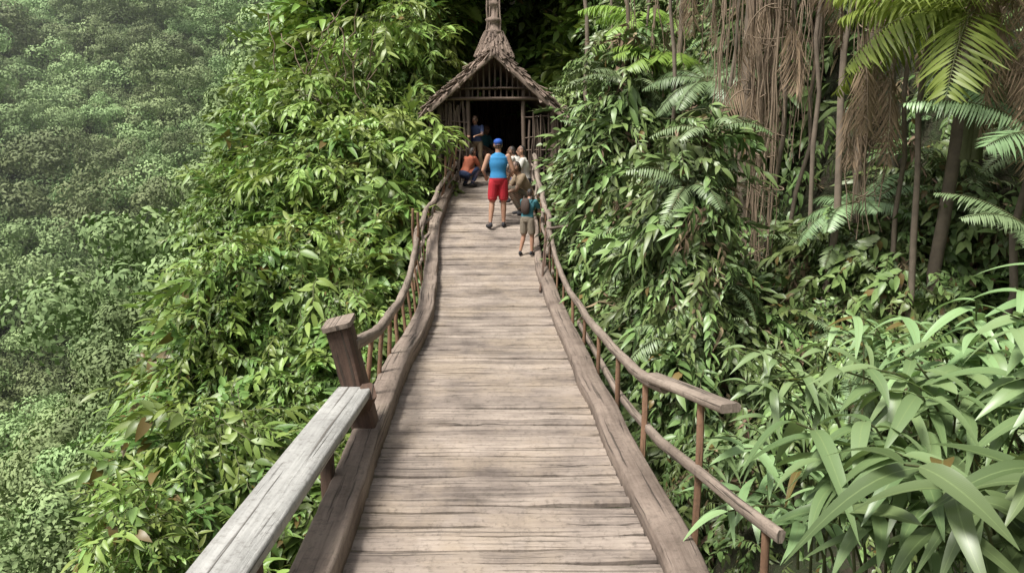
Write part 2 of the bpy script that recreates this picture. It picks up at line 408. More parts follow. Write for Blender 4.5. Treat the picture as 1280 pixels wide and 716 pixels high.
x=np.array([q[0] for q in pts]);y=np.array([q[1] for q in pts]);s=np.array(ss)
hz=rng.uniform(.2,3.4,len(x)); hz[n0:]=rng.uniform(-.5,.3,len(x)-n0)
P=np.stack([x,y,H(x,y)+hz*s],-1)
print('crowns',len(x))
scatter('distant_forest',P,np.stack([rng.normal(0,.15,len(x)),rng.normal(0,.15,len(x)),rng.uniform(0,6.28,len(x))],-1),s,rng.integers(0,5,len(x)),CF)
m,nt,out=nmat('valley_mist'); vs=N(nt,'ShaderNodeVolumeScatter'); vs.inputs['Color'].default_value=(.98,.99,1,1); vs.inputs['Density'].default_value=.0012; vs.inputs['Anisotropy'].default_value=.0
nt.links.new(vs.outputs[0],out.inputs['Volume'])
mb=MB()
q=[(-160,30),(-18,30),(-20,46),(-32,170),(-160,170)]
lo=[mb.add((a,b,-34)) for a,b in q]; hi=[mb.add((a,b,46)) for a,b in q]
mb.face(tuple(lo[::-1])); mb.face(tuple(hi))
for i in range(5): mb.face((lo[i],lo[(i+1)%5],hi[(i+1)%5],hi[i]))
obj('valley_mist',mb.mesh('valley_mist',[m],smooth=False))
# ------------------------------------------------------------------ trees
def tree(x,y,h,cr,co=CB,nc=5,dens=420,lean=(0,0),sc=(1.0,1.9),tr=.16,name='tropical_tree'):
    z0=float(H(x,y))-.3; e=empty(name,(x,y,z0)); mb=MB()
    top=V((lean[0],lean[1],h*.7)); path=[]
    for i in range(9):
        t=i/8; path.append(V((0,0,0)).lerp(top,t)+V((U(-.1,.1),U(-.1,.1),0))*(1 if i else 0))
    sweep(mb,path,circ(tr,9),0,scales=[1.3-.75*i/8 for i in range(9)])
    ends=[]
    for k in range(8):
        b=path[random.randint(4,8)]; a=6.283*k/8+U(-.4,.4); l=cr*U(.55,.95)
        en=b+V((math.cos(a)*l,math.sin(a)*l,U(.2,.9)*cr*.8)); mid=b.lerp(en,.5)+V((0,0,.25*cr*U(.3,.8)))
        q=[b,b.lerp(mid,.5)+V((0,0,.05)),mid,mid.lerp(en,.5),en]; sweep(mb,q,circ(tr*.4,6),0,scales=[1,.8,.6,.4,.2]); ends.append(en)
    ends.append(path[-1]+V((0,0,cr*.5)))
    obj('trunk',mb.mesh('trunk',[M_bark]),e)
    P=[];Rr=[]
    for k in range(dens):
        c=random.choice(ends); d=V((random.gauss(0,1),random.gauss(0,1),random.gauss(.2,.8))).normalized()
        q=c+V((d.x,d.y,d.z*.7))*cr*.5*U(.4,1)
        P.append(q); Rr.append((U(-.7,.3),U(-.4,.4),math.atan2(-d.x,d.y)+U(-.6,.6)))
    scatter('crown',P,Rr,[U(*sc) for _ in P],[random.randrange(nc) for _ in P],co,e)
for a in [(-3.2,23.5,4.5,2.2),(-3.9,26.5,5,2.3),(-1.2,26.5,7.5,2.4),(1.9,25.5,6,2.4),(4.0,24,4.5,2.4),(.4,28.5,8,2.6),(4.5,20,3.2,2.0)]:
    tree(a[0],a[1],a[2],a[3],dens=230)
CLt=coll('lime_plants',spraylist('j',M_lime,.24,.038,5,stem=.7,nl=15))
for a in [(-3.2,20.3,2.6,1.4),(-4.4,19.0,2.0,1.2),(-4.1,16.5,1.5,1.0),(-3.5,12.5,1.2,.9),(-3.0,17.2,1.8,1.0),(-4.5,14.6,1.5,.8)]:
    tree(a[0],a[1],a[2],a[3],co=CLt,dens=110,sc=(.7,1.3),tr=.06,name='shrub')
tree(5.6,11.5,3.4,2.0,co=CR,nc=6,dens=170,lean=(-1.0,-.6),sc=(.8,1.4),tr=.24)
mb=MB()
for (x,y,r_,l) in [(2.45,12.5,.05,.3),(3.05,10.1,.085,-.15),(3.25,9.9,.035,.2),(2.2,14.5,.05,-.2),(3.75,8.6,.05,.35),(4.2,7.6,.07,.1),(4.0,7.9,.03,-.3),(2.0,16.5,.04,.1),(1.85,19.5,.06,-.1),(2.8,11.0,.03,.5),(4.55,7.1,.04,.25),(3.5,8.9,.03,-.25),(2.4,11.6,.035,-.2),(3.3,9.5,.03,.6),(2.1,13.5,.03,.3),(3.4,8.3,.045,.15),(3.9,7.3,.035,-.1)]:
    z=float(H(x,y))-.3; sweep(mb,line((x,y,z),(x+l,y+U(-.3,.3),z+7.5),14,.05),circ(r_,8),0,scales=[1-.4*i/13 for i in range(14)],wob=.004)
obj('thin_trunks',mb.mesh('thin_trunks',[M_bark]))
# ------------------------------------------------------------------ hanging vines
def strands(mb,cx,cy,zt,zb,n,spread,r=(.004,.013),m=0,am0=.07):
    for k in range(n):
        x=cx+random.gauss(0,spread);y=cy+random.gauss(0,spread*.8); z1=zt+U(-.9,.6); z0=zb+abs(random.gauss(0,.4))*(zt-zb)
        nn=16; ph=U(0,6);am=U(.02,am0); path=[]; f1=U(3,9); kx=0;ky=0
        for i in range(nn):
            t=i/(nn-1); kx+=U(-.03,.03); ky+=U(-.03,.03)
            path.append((x+am*math.sin(t*f1+ph)+kx+(cx-x)*.4*t,y+am*math.sin(t*6+ph)+ky,z1+(z0-z1)*t))
        sweep(mb,path,circ(U(*r),4),m,scales=[1-.5*i/(nn-1) for i in range(nn)],cap=False)
mb=MB()
for a in [(2.9,9.2,5.4,.35,70,.12),(2.7,10.0,5.6,1.6,26,.2),(3.25,9.0,5.2,2.0,24,.15),(3.6,7.9,4.4,1.2,48,.12),(3.95,7.2,4.3,2.3,34,.14),(3.1,10.2,5.8,.8,16,.3),(2.5,12.2,6,2.2,14,.2),(4.2,6.8,4.8,2.4,40,.22),(2.2,13.6,6.2,2.0,12,.25)]:
    strands(mb,*a)
for cx,cy,z0,z1 in ((2.9,9.15,.9,4.6),(3.6,7.85,1.8,3.9)):
    for k in range(34):
        path=[];z=U(z0,z1);a=U(0,6);r_=U(.08,.26); dz=U(-.5,.5)
        for i in range(12): path.append((cx+math.cos(a+i*.35)*r_+U(-.03,.03),cy+math.sin(a+i*.35)*r_+U(-.03,.03),z+dz*i/11-.15*math.sin(i*.3)))
        sweep(mb,path,circ(U(.004,.01),4),0,cap=False)
vines=obj('hanging_vines',mb.mesh('hanging_vines',[M_vine]))
mb=MB()
for k in range(16):
    x=U(-5.6,-3.4); y=U(18.5,20.5); z=float(C(x,y))
    a=V((x,y,z-.2)); b=a+V((U(-1,1.5),U(-.6,.6),U(1.2,2.6))); sweep(mb,line(a,b,9,.1,-.2),circ(.014,4),0,cap=False)
obj('bare_twigs',mb.mesh('bare_twigs',[M_vine]))
mb=MB()
for cx,cy,cz,nn in ((3.85,6.7,4.2,6),(4.2,6.6,3.6,5),(3.3,8.7,4.4,5),(2.85,9.2,4.8,3),(3.0,9.4,3.0,4),(3.5,7.5,2.9,5),(2.5,11.8,4.6,3),(3.0,8.8,3.7,3),(4.0,6.6,2.9,4)):
    for k in range(nn): frond(mb,(cx+U(-.25,.25),cy+U(-.2,.2),cz+U(-.2,.2)),(U(-.8,.5),U(-1,.6),.1),1.1*U(.7,1.2),.34,34,3.0,.006,0,1.8)
obj('dead_palm_fronds',mb.mesh('dead_palm_fronds',[M_dry,M_vine]))
def palm(loc,az,n=7,L=2.0,pin=.6,spread=2.2,name='palm_plant'):
    mb=MB()
    for k in range(n):
        a=az+spread*(k/(n-1)-.5)+U(-.15,.15)
        frond(mb,(0,0,0),(math.cos(a),math.sin(a),U(.2,1.1)),L*U(.8,1.1),pin,40,U(.7,1.2),.014,0,.35,4,U(.5,.9))
    for k in range(12): sweep(mb,line((U(-.06,.06),U(-.06,.06),-1.2),(U(-.04,.04),U(-.04,.04),.1),5,.02),circ(.04,5),1)
    return obj(name,mb.mesh(name,[M_palm,M_stem]),None,loc)
palm((4.1,7.0,3.3),3.4,9,1.5,.45)
palm((3.9,11.5,5.2),3.8,7,2.0,.6)
palm((2.7,15.5,4.6),3.9,7,1.5,.45)
palm((2.6,12.6,3.6),3.9,6,1.1,.35)
fm=[fern_mesh('tree_fern%d'%i,10,1.3,.26,np_=46,pw=.0105,droop=.75,up=.55) for i in range(2)]
for i,(x,y,z,s) in enumerate([(4.35,6.3,2.2,.95),(4.0,5.8,1.45,.7),(4.6,7.0,2.9,.8),(2.8,11.4,3.2,.8),(3.7,8.4,1.6,.7),(2.9,10.2,1.5,.7),(2.6,13,2.6,.8)]):
    o=obj('fern',fm[i%2],None,(x,y,z)); o.scale=(s,s,s); o.rotation_euler=(U(-.2,.1),-.35,U(0,6))
# ------------------------------------------------------------------ foreground broad-leaved plants
def cane(name,loc,ns,h,L,W,out_=(-.55,-.4),spread=.5,nl=9):
    mb=MB()
    for k in range(ns):
        b=V((U(-1,1)*spread*.5,U(-1,1)*spread*.5,0)); o=V((out_[0]*U(.2,1.2)+U(-.3,.3),out_[1]*U(.2,1.2)+U(-.3,.3),0)); hh=h*U(.65,1.1)
        path=[b+o*(t/8)**1.8+V((0,0,hh*math.sin(min(1,t/8)*1.45))) for t in range(9)]
        sweep(mb,path,circ(.010,6),1,scales=[1-.5*i/8 for i in range(9)],cap=False)
        a0=U(0,6)
        for j in range(nl):
            t=4.2+3.8*j/(nl-1); i=min(int(t),7); pp=path[i].lerp(path[i+1],t-i)
            a=a0+j*2.4; d=V((math.cos(a),math.sin(a),U(-.15,.45)))+V((o.x,o.y,0))*.6
            leaf(mb,pp,d,V((U(-.35,.35),U(-.35,.35),1)),L*U(.6,1.25),W*U(.75,1.2),U(.35,1.05),10,U(.15,.45),R(),0,.4,U(-.07,.07))
    return obj(name,mb.mesh(name,[M_big,M_stem]),None,loc)
for a in [((2.05,3.75,-.4),9,1.15,.42,.043),((2.5,3.4,-.3),8,1.2,.45,.047),((2.05,4.7,-.6),8,1.05,.30,.030),((2.75,4.3,-.4),9,1.3,.38,.038),((3.2,5.0,-.3),9,1.45,.38,.038),
          ((1.85,3.1,-.8),6,.9,.36,.036),((2.5,5.8,-.5),9,1.15,.28,.028),((3.5,4.3,-.1),8,1.45,.42,.042),((2.5,2.7,-.5),6,1.0,.40,.042),((3.9,5.2,.2),9,1.3,.36,.034),((1.9,5.9,-.8),8,1.0,.25,.024),((3.3,6.2,-.3),9,1.2,.28,.028)]:
    cane('ginger_plant',*a)
# ------------------------------------------------------------------ bridge
bridge=empty('footbridge')
mb=MB(); y=-3.0
while y<22.8:
    w=random.choice([.10,.12,.14,.155,.17,.20]); yc=y+w/2; y+=w
    sl=float(zd(yc+.1)-zd(yc-.1))/.2; a=math.atan(sl)
    T=V((0,math.cos(a),math.sin(a))); Nn=V((0,-math.sin(a),math.cos(a)))
    x0=float(xl(yc))-.03+U(-.03,.02);x1=float(xr(yc))+.03+U(-.02,.03); z=float(zd(yc))
    g=.011*U(.5,1.6); hw=w/2/math.cos(a)-g; yaw=U(-.018,.018); dz=U(-.008,.008); roll=U(-.07,.07)
    ns=26; var=R(); uo=R()*20;vo=R()*20; rows=[]
    ph=U(0,9)
    for i in range(ns+1):
        t=i/ns; xx=x0+(x1-x0)*t; cy=(xx-(x0+x1)/2)*yaw
        e1=(float(vn(xx*6+ph,yc*9,3))-.5)*.030; e2=(float(vn(xx*6+ph,yc*9,8))-.5)*.030; zz=(float(vn(xx*3,ph,4))-.5)*.016+dz
        c=V((xx,yc+cy,z+zz)); ch=.013
        pr=[(-hw+e1,-.04),(-hw+e1,-ch),(-hw+e1+ch,0),(0,.003),(hw+e2-ch,0),(hw+e2,-ch),(hw+e2,-.04)]
        rows.append([mb.add(c+T*p0+Nn*(p1+p0*roll),uo+p0,vo+xx,var) for p0,p1 in pr])
    for i in range(ns):
        for j in range(6): mb.face((rows[i][j],rows[i+1][j],rows[i+1][j+1],rows[i][j+1]),0)
    mb.face(tuple(rows[0]),0); mb.face(tuple(rows[-1][::-1]),0)
obj('deck_planks',mb.mesh('deck_planks',[M_deck],smooth=False),bridge)
def curvepath(fx,fz,y0,y1,st=.12,w=.008,off=0,zo=0):
    ys=np.arange(y0,y1,st); xs=fx(ys)+off; zs=fz(ys)+zo
    return [V((float(a)+w*2*(float(vn(b*1.3,off*7,21))-.5)*3,float(b),float(c)+w*2*(float(vn(b*1.7,off*5,23))-.5)*2)) for a,b,c in zip(xs,ys,zs)]
mb=MB()
for y0,y1 in ((-3,1.2),(1.21,6.6),(6.61,11.2),(11.21,15.2),(15.21,18.4)):
    sweep(mb,curvepath(xl,zd,y0,y1+.1,.1,.006,-.10,.075),rect(.21,.19,.015),0,wob=.003)
for y0,y1 in ((-3,2.2),(2.21,7.6),(7.61,12.9)):
    sweep(mb,curvepath(xr,zd,y0,y1+.1,.1,.006,.10,.04),rect(.2,.15,.014),0,wob=.003)
sweep(mb,curvepath(xr,zd,12.95,18.5,.1,.01,.08,.03),rect(.12,.1,.02),0,wob=.006)
obj('curb_beams',mb.mesh('curb_beams',[M_curb]),bridge)
mb=MB()
for off in (.25,.8,1.35):
    sweep(mb,[(float(xl(q))+ (float(xr(q))-float(xl(q)))*off/1.6,float(q),float(zd(q))-.16) for q in np.arange(-3,19,.4)],rect(.12,.2),0)
obj('stringers',mb.mesh('stringers',[M_post]),bridge)
LR=[(5.45,-1.14,.80),(6.1,-1.14,.70),(6.85,-1.17,.62),(8.7,-1.27,.55),(10.5,-1.40,.58),(12.25,-1.54,.72),(14,-1.64,1.04),(15.4,-1.57,1.32),(16.6,-1.45,1.6),(18.4,-1.3,2.0)]
RR=[(4.1,1.16,.76),(4.35,1.1,.73),(5.3,.95,.57),(6.85,.86,.47),(8.4,.79,.42),(9.95,.71,.45),(11.5,.66,.60),(12.9,.66,.83),(14.2,.62,1.15),(15.3,.56,1.45),(17,.54,1.9),(18.4,.52,2.2)]
def tf(Tb): 
    ys=[a[0] for a in Tb]; return tab(ys,[a[1] for a in Tb],.35),tab(ys,[a[2] for a in Tb],.35)
lx,lz=tf(LR); rx,rz=tf(RR)
mb=MB()
sweep(mb,curvepath(lx,lz,5.45,12.6,.12,.006),rect(.075,.095,.02),0,wob=.004)
sweep(mb,curvepath(lx,lz,12.4,18.5,.12,.015,0,.02),circ(.045,7),0,wob=.008)
sweep(mb,curvepath(rx,rz,4.9,12.9,.12,.006),rect(.065,.085,.02),0,wob=.004)
sweep(mb,line((1.19,4.05,.765),(.94,5.1,.645),6,.004),rect(.13,.05,.012),0)
sweep(mb,curvepath(rx,rz,12.7,18.4,.12,.015,0,.02),circ(.05,7),0,wob=.01)
sweep(mb,[(1.30,3.5,.30),(1.2,3.85,.3),(1.09,4.3,.30),(1.0,5.0,.22),(.95,5.8,.15),(.93,6.6,.08),(.9,8,.06),(.84,9.5,.08)],rect(.05,.065,.012),0,wob=.004)
for fx,fz,y0,y1,o,zo in ((lx,lz,12,18.3,.06,-.12),(rx,rz,12.2,18.2,-.07,-.1),(lx,lz,12,18.3,.02,-.42),(rx,rz,12.2,18.2,.02,-.4)):
    ys=np.arange(y0,y1,.15); sweep(mb,[(float(fx(q))+o+.03*math.sin(q*4),float(q),float(fz(q))+zo+.03*math.cos(q*4)) for q in ys],circ(.026,6),0,wob=.005)
sweep(mb,line((.60,13.1,.95),(.95,12.7,1.02),4,.01),circ(.03,6),0)
obj('handrails',mb.mesh('handrails',[M_rail]),bridge)
mb=MB()
for a,b in (((.58,13.2,.95),(.42,11.4,.16)),((.60,13.3,.9),(.50,12.2,.2)),((.60,13.3,.9),(.62,14.6,1.1))):
    sweep(mb,line(a,b,10,.004,.15),circ(.018,6),0)
obj('hanging_rope',mb.mesh('hanging_rope',[M_post]),bridge)
mb=MB()
for q in [6.2,6.8,7.5,8.2,9.0,9.8,10.6,11.4,12.2,13.1,14,14.9,15.8,16.7,17.6]:
    sweep(mb,line((float(xl(q))-.24+U(-.02,.02),q,float(zd(q))-.25),(float(lx(q))+.0,q+U(-.05,.05),float(lz(q))+.0),5,.008),circ(U(.014,.022),6),0)
for q in [4.35,5.35,6.3,7.3,8.3,9.3,10.3,11.3,12.3,13.2,14.2,15.2,16.2,17.2]:
    big=q<5.5
    sweep(mb,line((float(rx(q))+(.0 if big else .0),q,float(zd(q))-(.5 if big else .3)),(float(rx(q)),q,float(rz(q))),5,.006),rect(.04,.04,.008) if big else circ(U(.014,.022),6),0)
sweep(mb,line((1.27,3.62,-.8),(1.27,3.62,.28),5,.006),circ(.022,6),0)
for q in [16.9,17.4,17.9,13.0,12.7]:
    sweep(mb,line((float(lx(q))-.05,q,float(zd(q))-.3),(float(lx(q))+U(-.1,.1),q,float(zd(q))+1.0),5,.03),circ(.025,6),0,wob=.005)
obj('baluster_sticks',mb.mesh('baluster_sticks',[M_stick]),bridge)
mb=MB()
sweep(mb,[(-1.20,-1.2,.43),(-1.21,0,.435),(-1.19,1.5,.44),(-1.18,3,.445),(-1.155,4.2,.455),(-1.13,5.35,.46)],rect(.25,.075,.014),0,wob=.003)
obj('grey_handrail_plank',mb.mesh('grey_handrail_plank',[M_grey]),bridge)
mb=MB()
sweep(mb,line((-.99,5.55,-.35),(-1.235,5.42,.93),7,.004),rect(.17,.2,.02),0,wob=.004)
sweep(mb,line((-1.14,5.55,.2),(-1.02,5.3,.48),4,.004),rect(.1,.13,.02),0,wob=.004)
for q in (4.6,3.2,1.6,0): sweep(mb,line((-1.15,q,-.4),(-1.16,q,.40),4,.004),rect(.08,.08,.012),0)
obj('newel_post',mb.mesh('newel_post',[M_post]),bridge)
mb=MB(); sweep(mb,line((-1.235,5.42,.932),(-1.243,5.416,.965),2),rect(.21,.24,.02),0); obj('newel_cap',mb.mesh('newel_cap',[M_rail]),bridge)
# ------------------------------------------------------------------ hut
hut=empty('thatched_gate_hut')
FY=18.6; BY=23.2; PX=-.42; PZ=4.62; EL=(-1.98,3.3); ER=(1.45,2.96)
mb=MB()
def slope(P0,P1,sgn):
    L=math.hypot(P1[0]-P0[0],P1[1]-P0[1]); nrow=11
    dx=(P1[0]-P0[0])/L;dz=(P1[1]-P0[1])/L
    nx,nz=-dz*sgn,dx*sgn
    if nz<0: nx,nz=-nx,-nz
    for i in range(nrow):
        t=i/nrow*L; yy=FY-.3
        while yy<BY+.3:
            w=U(.12,.22); l=L/nrow*1.7*U(.9,1.15); lift=.05+U(0,.03)
            a=V((P0[0]+dx*t+nx*.03,yy+w/2+U(-.01,.01),P0[1]+dz*t+nz*.03)); b=V((P0[0]+dx*(t+l)+nx*lift,yy+w/2,P0[1]+dz*(t+l)+nz*lift+U(-.02,.0)))
            sweep(mb,[a,b],rect(w*.97,.028,.006),0); yy+=w
    k=14
    sweep(mb,[V((P0[0]+dx*L*t/k,(FY+BY)/2,P0[1]+dz*L*t/k-.06)) for t in range(k+1)],rect(BY-FY+.44,.11,.02),0,wob=.012)
    for q in range(170):
        t=U(0,L); p=V((P0[0]+dx*t,FY-.2+U(-.08,.05),P0[1]+dz*t-.02+U(-.1,.11)))
        sweep(mb,[p,p+V((dx*U(.08,.3),U(-.12,.02),dz*U(.08,.3)-U(-.04,.09)))],rect(U(.02,.07),.018,.004),0)
    for q in range(90):
        yy=U(FY-.25,BY); p=V((P0[0]+dx*L,yy,P0[1]+dz*L-.04)); sweep(mb,[p,p+V((dx*U(.05,.2),U(-.04,.04),dz*U(.05,.2)-.06))],rect(U(.03,.08),.018,.004),0)
slope((PX,PZ),EL,1); slope((PX,PZ),ER,-1)
obj('thatched_roof',mb.mesh('thatched_roof',[M_roof],smooth=False),hut)
mb=MB()
sweep(mb,line((PX,FY-.3,PZ-.14),(EL[0]+.05,FY-.3,EL[1]-.10),8,.015),rect(.05,.10),0,wob=.008)
sweep(mb,line((PX,FY-.3,PZ-.14),(ER[0]-.05,FY-.3,ER[1]-.10),8,.015),rect(.05,.10),0,wob=.008)
obj('bargeboards',mb.mesh('bargeboards',[M_roof]),hut)
mb=MB(); prof=[(.44,4.48),(.40,4.62),(.30,4.80),(.22,4.98),(.25,5.02),(.17,5.06),(.13,5.20),(.18,5.24),(.19,5.30),(.12,5.36),(.11,5.55),(.16,5.60),(.16,5.66),(.11,5.72),(.09,6.0),(.12,6.04),(.07,6.1),(.04,6.5),(.01,6.9)]
rows=[]
for r_,z_ in prof: rows.append([mb.add((PX+r_*math.cos(a*math.pi/8)*U(.88,1.08),FY+.1+r_*math.sin(a*math.pi/8)*U(.88,1.08),z_+U(-.01,.01)),a*.1,z_,R()) for a in range(16)])
for i in range(len(rows)-1):
    for j in range(16): mb.face((rows[i][j],rows[i][(j+1)%16],rows[i+1][(j+1)%16],rows[i+1][j]),0)
for q in range(190):
    a=U(0,6.283); h=U(0,1); r_=.44-.22*h; z_=4.46+.5*h; p=V((PX+math.cos(a)*(r_-.03),FY+.1+math.sin(a)*(r_-.03),z_+.1)); sweep(mb,[p,V((PX+math.cos(a)*(r_+.05),FY+.1+math.sin(a)*(r_+.05),z_-.05))],rect(.045,.015,.003),0)
for s in (-.17,.16,.08,-.09): sweep(mb,line((PX+s,FY+.0,4.7),(PX+s*.8,FY+.0,6.6),8,.02),circ(.02,5),0)
obj('roof_finial',mb.mesh('roof_finial',[M_roof]),hut)
mb=MB()
def stick(a,b,r=.03,w=.02,n=6): sweep(mb,line(a,b,n,w),circ(r,6),0,wob=.004)
WL,WR=-1.72,.98
for yy in (FY,FY+1.5,FY+3,BY-.1):
    stick((WL,yy,.2),(WL+.02,yy,3.35),.07,.02); stick((WR,yy,.2),(WR,yy,3.2),.07,.02)
stick((-1.05,FY,1.0),(-1.02,FY,3.95),.05); stick((.28,FY,1.0),(.28,FY,3.85),.05)
stick((-1.75,FY-.06,3.50),(1.0,FY-.06,3.50),.045,.01); stick((-1.4,FY-.05,3.74),(.6,FY-.05,3.74),.03,.01)
for k in range(13):
    xx=-1.2+k*.135; hh=PZ-.15-abs(xx-PX)*(.86 if xx<PX else .9); 
    if hh>3.6: stick((xx,FY-.0,3.5),(xx+U(-.02,.02),FY,hh),.022,.008,4)
for k in range(26):
    xx=U(-1.85,-1.08); stick((xx+U(-.35,.15),FY+U(-.2,.1),.9),(xx,FY+U(-.05,.1),3.3+U(-.1,.2)),U(.012,.03),.045)
    xx=U(.34,1.12); stick((xx+U(-.15,.25),FY+U(-.2,.1),.5),(xx+U(-.05,.1),FY+U(-.05,.1),3.1+U(-.1,.1)),U(.012,.03),.045)
for k in range(4):
    z_=1.9+k*.38; stick((-1.8,FY-.02,z_+U(-.1,.1)),(-1.05,FY-.02,z_+U(-.1,.1)),.02); stick((.3,FY-.02,z_+U(-.1,.1)),(1.1,FY-.02,z_+U(-.1,.1)),.02)
for s,x0 in ((-1,WL),(1,WR)):
    yy=FY+.1
    while yy<BY: 
        stick((x0+s*U(0,.05),yy,1.0),(x0+U(-.02,.02),yy+U(-.05,.05),3.25),.04,.01,4); yy+=.085
    for z_ in (1.9,2.5,3.1): stick((x0-.05*s,FY,z_),(x0-.05*s,BY,z_),.03,.01)
for k in range(36): stick((-1.72+k*.078,BY,1.2),(-1.72+k*.078,BY,PZ-.25-abs(-1.72+k*.078-PX)*.85),.042,.006,3)
for z_ in (1.3,1.6): stick((-1.7,FY-.02,z_-.1),(-1.1,FY-.02,z_),.03)
for k in range(30):
    yy=FY+U(-.1,1.2); stick((WR+U(0,.5),yy-.2,.2+U(0,.5)),(WR+U(-.02,.35),yy,3.1),.02,.03); stick((WL-U(0,.4),yy-.2,.8+U(0,.5)),(WL-U(-.02,.25),yy,3.25),.018,.03)
obj('stick_frame',mb.mesh('stick_frame',[M_hut]),hut)
mb=MB(); sweep(mb,[(-.37,18.9,1.68),(-.37,23.3,1.70)],rect(2.75,.08),0); obj('floor',mb.mesh('floor',[M_post]),hut)
# ------------------------------------------------------------------ people
def cmat(n,c,r=.8): return plainmat(n,c,r,.12,30)
SK=plainmat('skin',(.42,.23,.15),.55,.08,12); SK2=plainmat('skin_dark',(.28,.155,.10),.55,.08,12)
def person(name,loc,head,J,cols,scale=1.0,skin=SK,cap=None,longp=False,sleeve=True,hairlen=0,voxel=.0105,pack=None):
    pts=[];fcs=[];lab=[]
    def add_ring_mesh(rings,l):
        base=len(pts); k=len(rings[0])
        for r_ in rings:
            for q in r_: pts.append(q); lab.append(l)
        for i in range(len(rings)-1):
            for j in range(k): fcs.append((base+i*k+j,base+i*k+(j+1)%k,base+(i+1)*k+(j+1)%k,base+(i+1)*k+j))
        fcs.append(tuple(base+j for j in range(k))[::-1]); fcs.append(tuple(base+(len(rings)-1)*k+j for j in range(k)))
    def cap_(a,b,ra,rb,l,e=1,lat=None):
        a=V(a);b=V(b);T=(b-a); Ln=T.length; T=T/Ln if Ln>1e-6 else V((0,0,1))
        s=V(lat) if lat else T.orthogonal(); s=(s-T*s.dot(T)).normalized(); t=T.cross(s); rings=[]
        for ang in (-80,-50,-20): rings.append((a+T*ra*math.sin(math.radians(ang)),ra*math.cos(math.radians(ang))))
        nn=max(3,int(Ln/.03))
        for i in range(1,nn): rings.append((a.lerp(b,i/nn),ra+(rb-ra)*i/nn))
        for ang in (20,50,80): rings.append((b+T*rb*math.sin(math.radians(ang)),rb*math.cos(math.radians(ang))))
        add_ring_mesh([[c+s*r_*math.cos(j*math.pi/6)+t*r_*e*math.sin(j*math.pi/6) for j in range(12)] for c,r_ in rings],l)
    def ell(c,rx_,ry_,rz_,l,axis=None):
        c=V(c); rg=[]
        for i in range(1,10):
            ph=math.pi*i/10
            rg.append([c+V((rx_*math.sin(ph)*math.cos(j*math.pi/7),ry_*math.sin(ph)*math.sin(j*math.pi/7),-rz_*math.cos(ph))) for j in range(14)])
        add_ring_mesh(rg,l)
    g={k:V(v) for k,v in J.items()}
    lat=(g['shR']-g['shL']).normalized(); pel=g['pelvis'];ch=g['chest'];nk=g['neck']; sp=(ch-pel).normalized()
    def loft(rl,l,sub=5):
        rg=[]
        for (c0,a0,b0),(c1,a1,b1) in zip(rl[:-1],rl[1:]):
            for i in range(sub):
                f=i/sub; f2=f*f*(3-2*f); rg.append((c0.lerp(c1,f),a0+(a1-a0)*f2,b0+(b1-b0)*f2))
        rg.append(rl[-1]); t=sp.cross(lat).normalized()
        add_ring_mesh([[c+lat*a*math.cos(j*math.pi/12)+t*b*math.sin(j*math.pi/12) for j in range(24)] for c,a,b in rg],l)
    loft([(pel-sp*.10,.13,.10),(pel,.172,.125),(pel+sp*.08,.16,.11)],1)
    loft([(pel+sp*.02,.175,.128),(pel.lerp(ch,.5),.152,.107),(ch,.182,.125),(ch.lerp(nk,.5),.178,.11),(ch.lerp(nk,.8),.13,.085),(nk,.062,.06)],0)
    hd=g['head']; cap_(nk-sp*.03,hd-V((0,.01,.05)),.058,.054,3)
    ell(hd,.076,.094,.116,3); ell(hd+V((0,.03,-.06)),.055,.06,.055,3); cap_(hd+V((0,.088,.01)),hd+V((0,.108,-.022)),.011,.016,3)
    for s in (-1,1): ell(hd+V((s*.078,-.005,-.01)),.014,.024,.034,3); ell(hd+V((s*.03,.088,.012)),.013,.009,.009,4)
    ell(hd+V((0,.088,-.052)),.024,.01,.008,5)
    if cap is None:
        ell(hd+V((0,-.018,.022)),.085,.095,.108,4)
        if hairlen: cap_(hd+V((0,-.06,0)),hd+V((0,-.085,-hairlen)),.07,.045,4)
    else:
        ell(hd+V((0,-.018,-.005)),.08,.086,.08,4); ell(hd+V((0,-.006,.052)),.09,.104,.075,6); cap_(hd+V((-.035,.12,.045)),hd+V((.035,.12,.045)),.05,.05,6,.2,(0,1,0))
    for s,S in ((-1,'L'),(1,'R')):
        sh,el,wr=g['sh'+S],g['el'+S],g['wr'+S]
        cap_(sh,sh.lerp(el,.9),.056,.044,0 if sleeve else 3)
        if sleeve: cap_(sh,sh.lerp(el,.6),.066,.062,0)
        cap_(sh.lerp(el,.6),el,.044,.040,3); cap_(el,wr,.040,.026,3)
        hd_=(wr-el).normalized(); n_=hd_.cross(lat); n_=n_.normalized() if n_.length>.1 else V((0,1,0)); w_=n_.cross(hd_).normalized()
        for f in range(4):
            o=(f-1.5)*.021; kn=wr+hd_*.09+w_*o; cap_(wr+w_*o*.5,kn,.017,.012,3)
            l=[.062,.075,.07,.055][f]; k1=kn+(hd_+n_*.35).normalized()*l*.55; cap_(kn,k1,.010,.009,3); cap_(k1,k1+(hd_+n_*1.3).normalized()*l*.45,.009,.008,3)
        th=wr+hd_*.03-w_*.02*s; t1=th+(hd_-w_*s*.9+n_*.3).normalized()*.045; cap_(th,t1,.014,.011,3); cap_(t1,t1+(hd_+n_*.3).normalized()*.035,.011,.009,3)
        hp,kn,an=g['hip'+S],g['kn'+S],g['an'+S]
        cap_(hp,kn,.080,.056,1 if longp else 3)
        if longp: cap_(hp,kn,.092,.07,1); cap_(kn,kn.lerp(an,.9),.07,.058,1)
        else: cap_(hp,hp.lerp(kn,.72),.100,.10,1)
        cap_(kn,kn.lerp(an,.35),.056,.058,3); cap_(kn.lerp(an,.3),an,.056,.034,3)
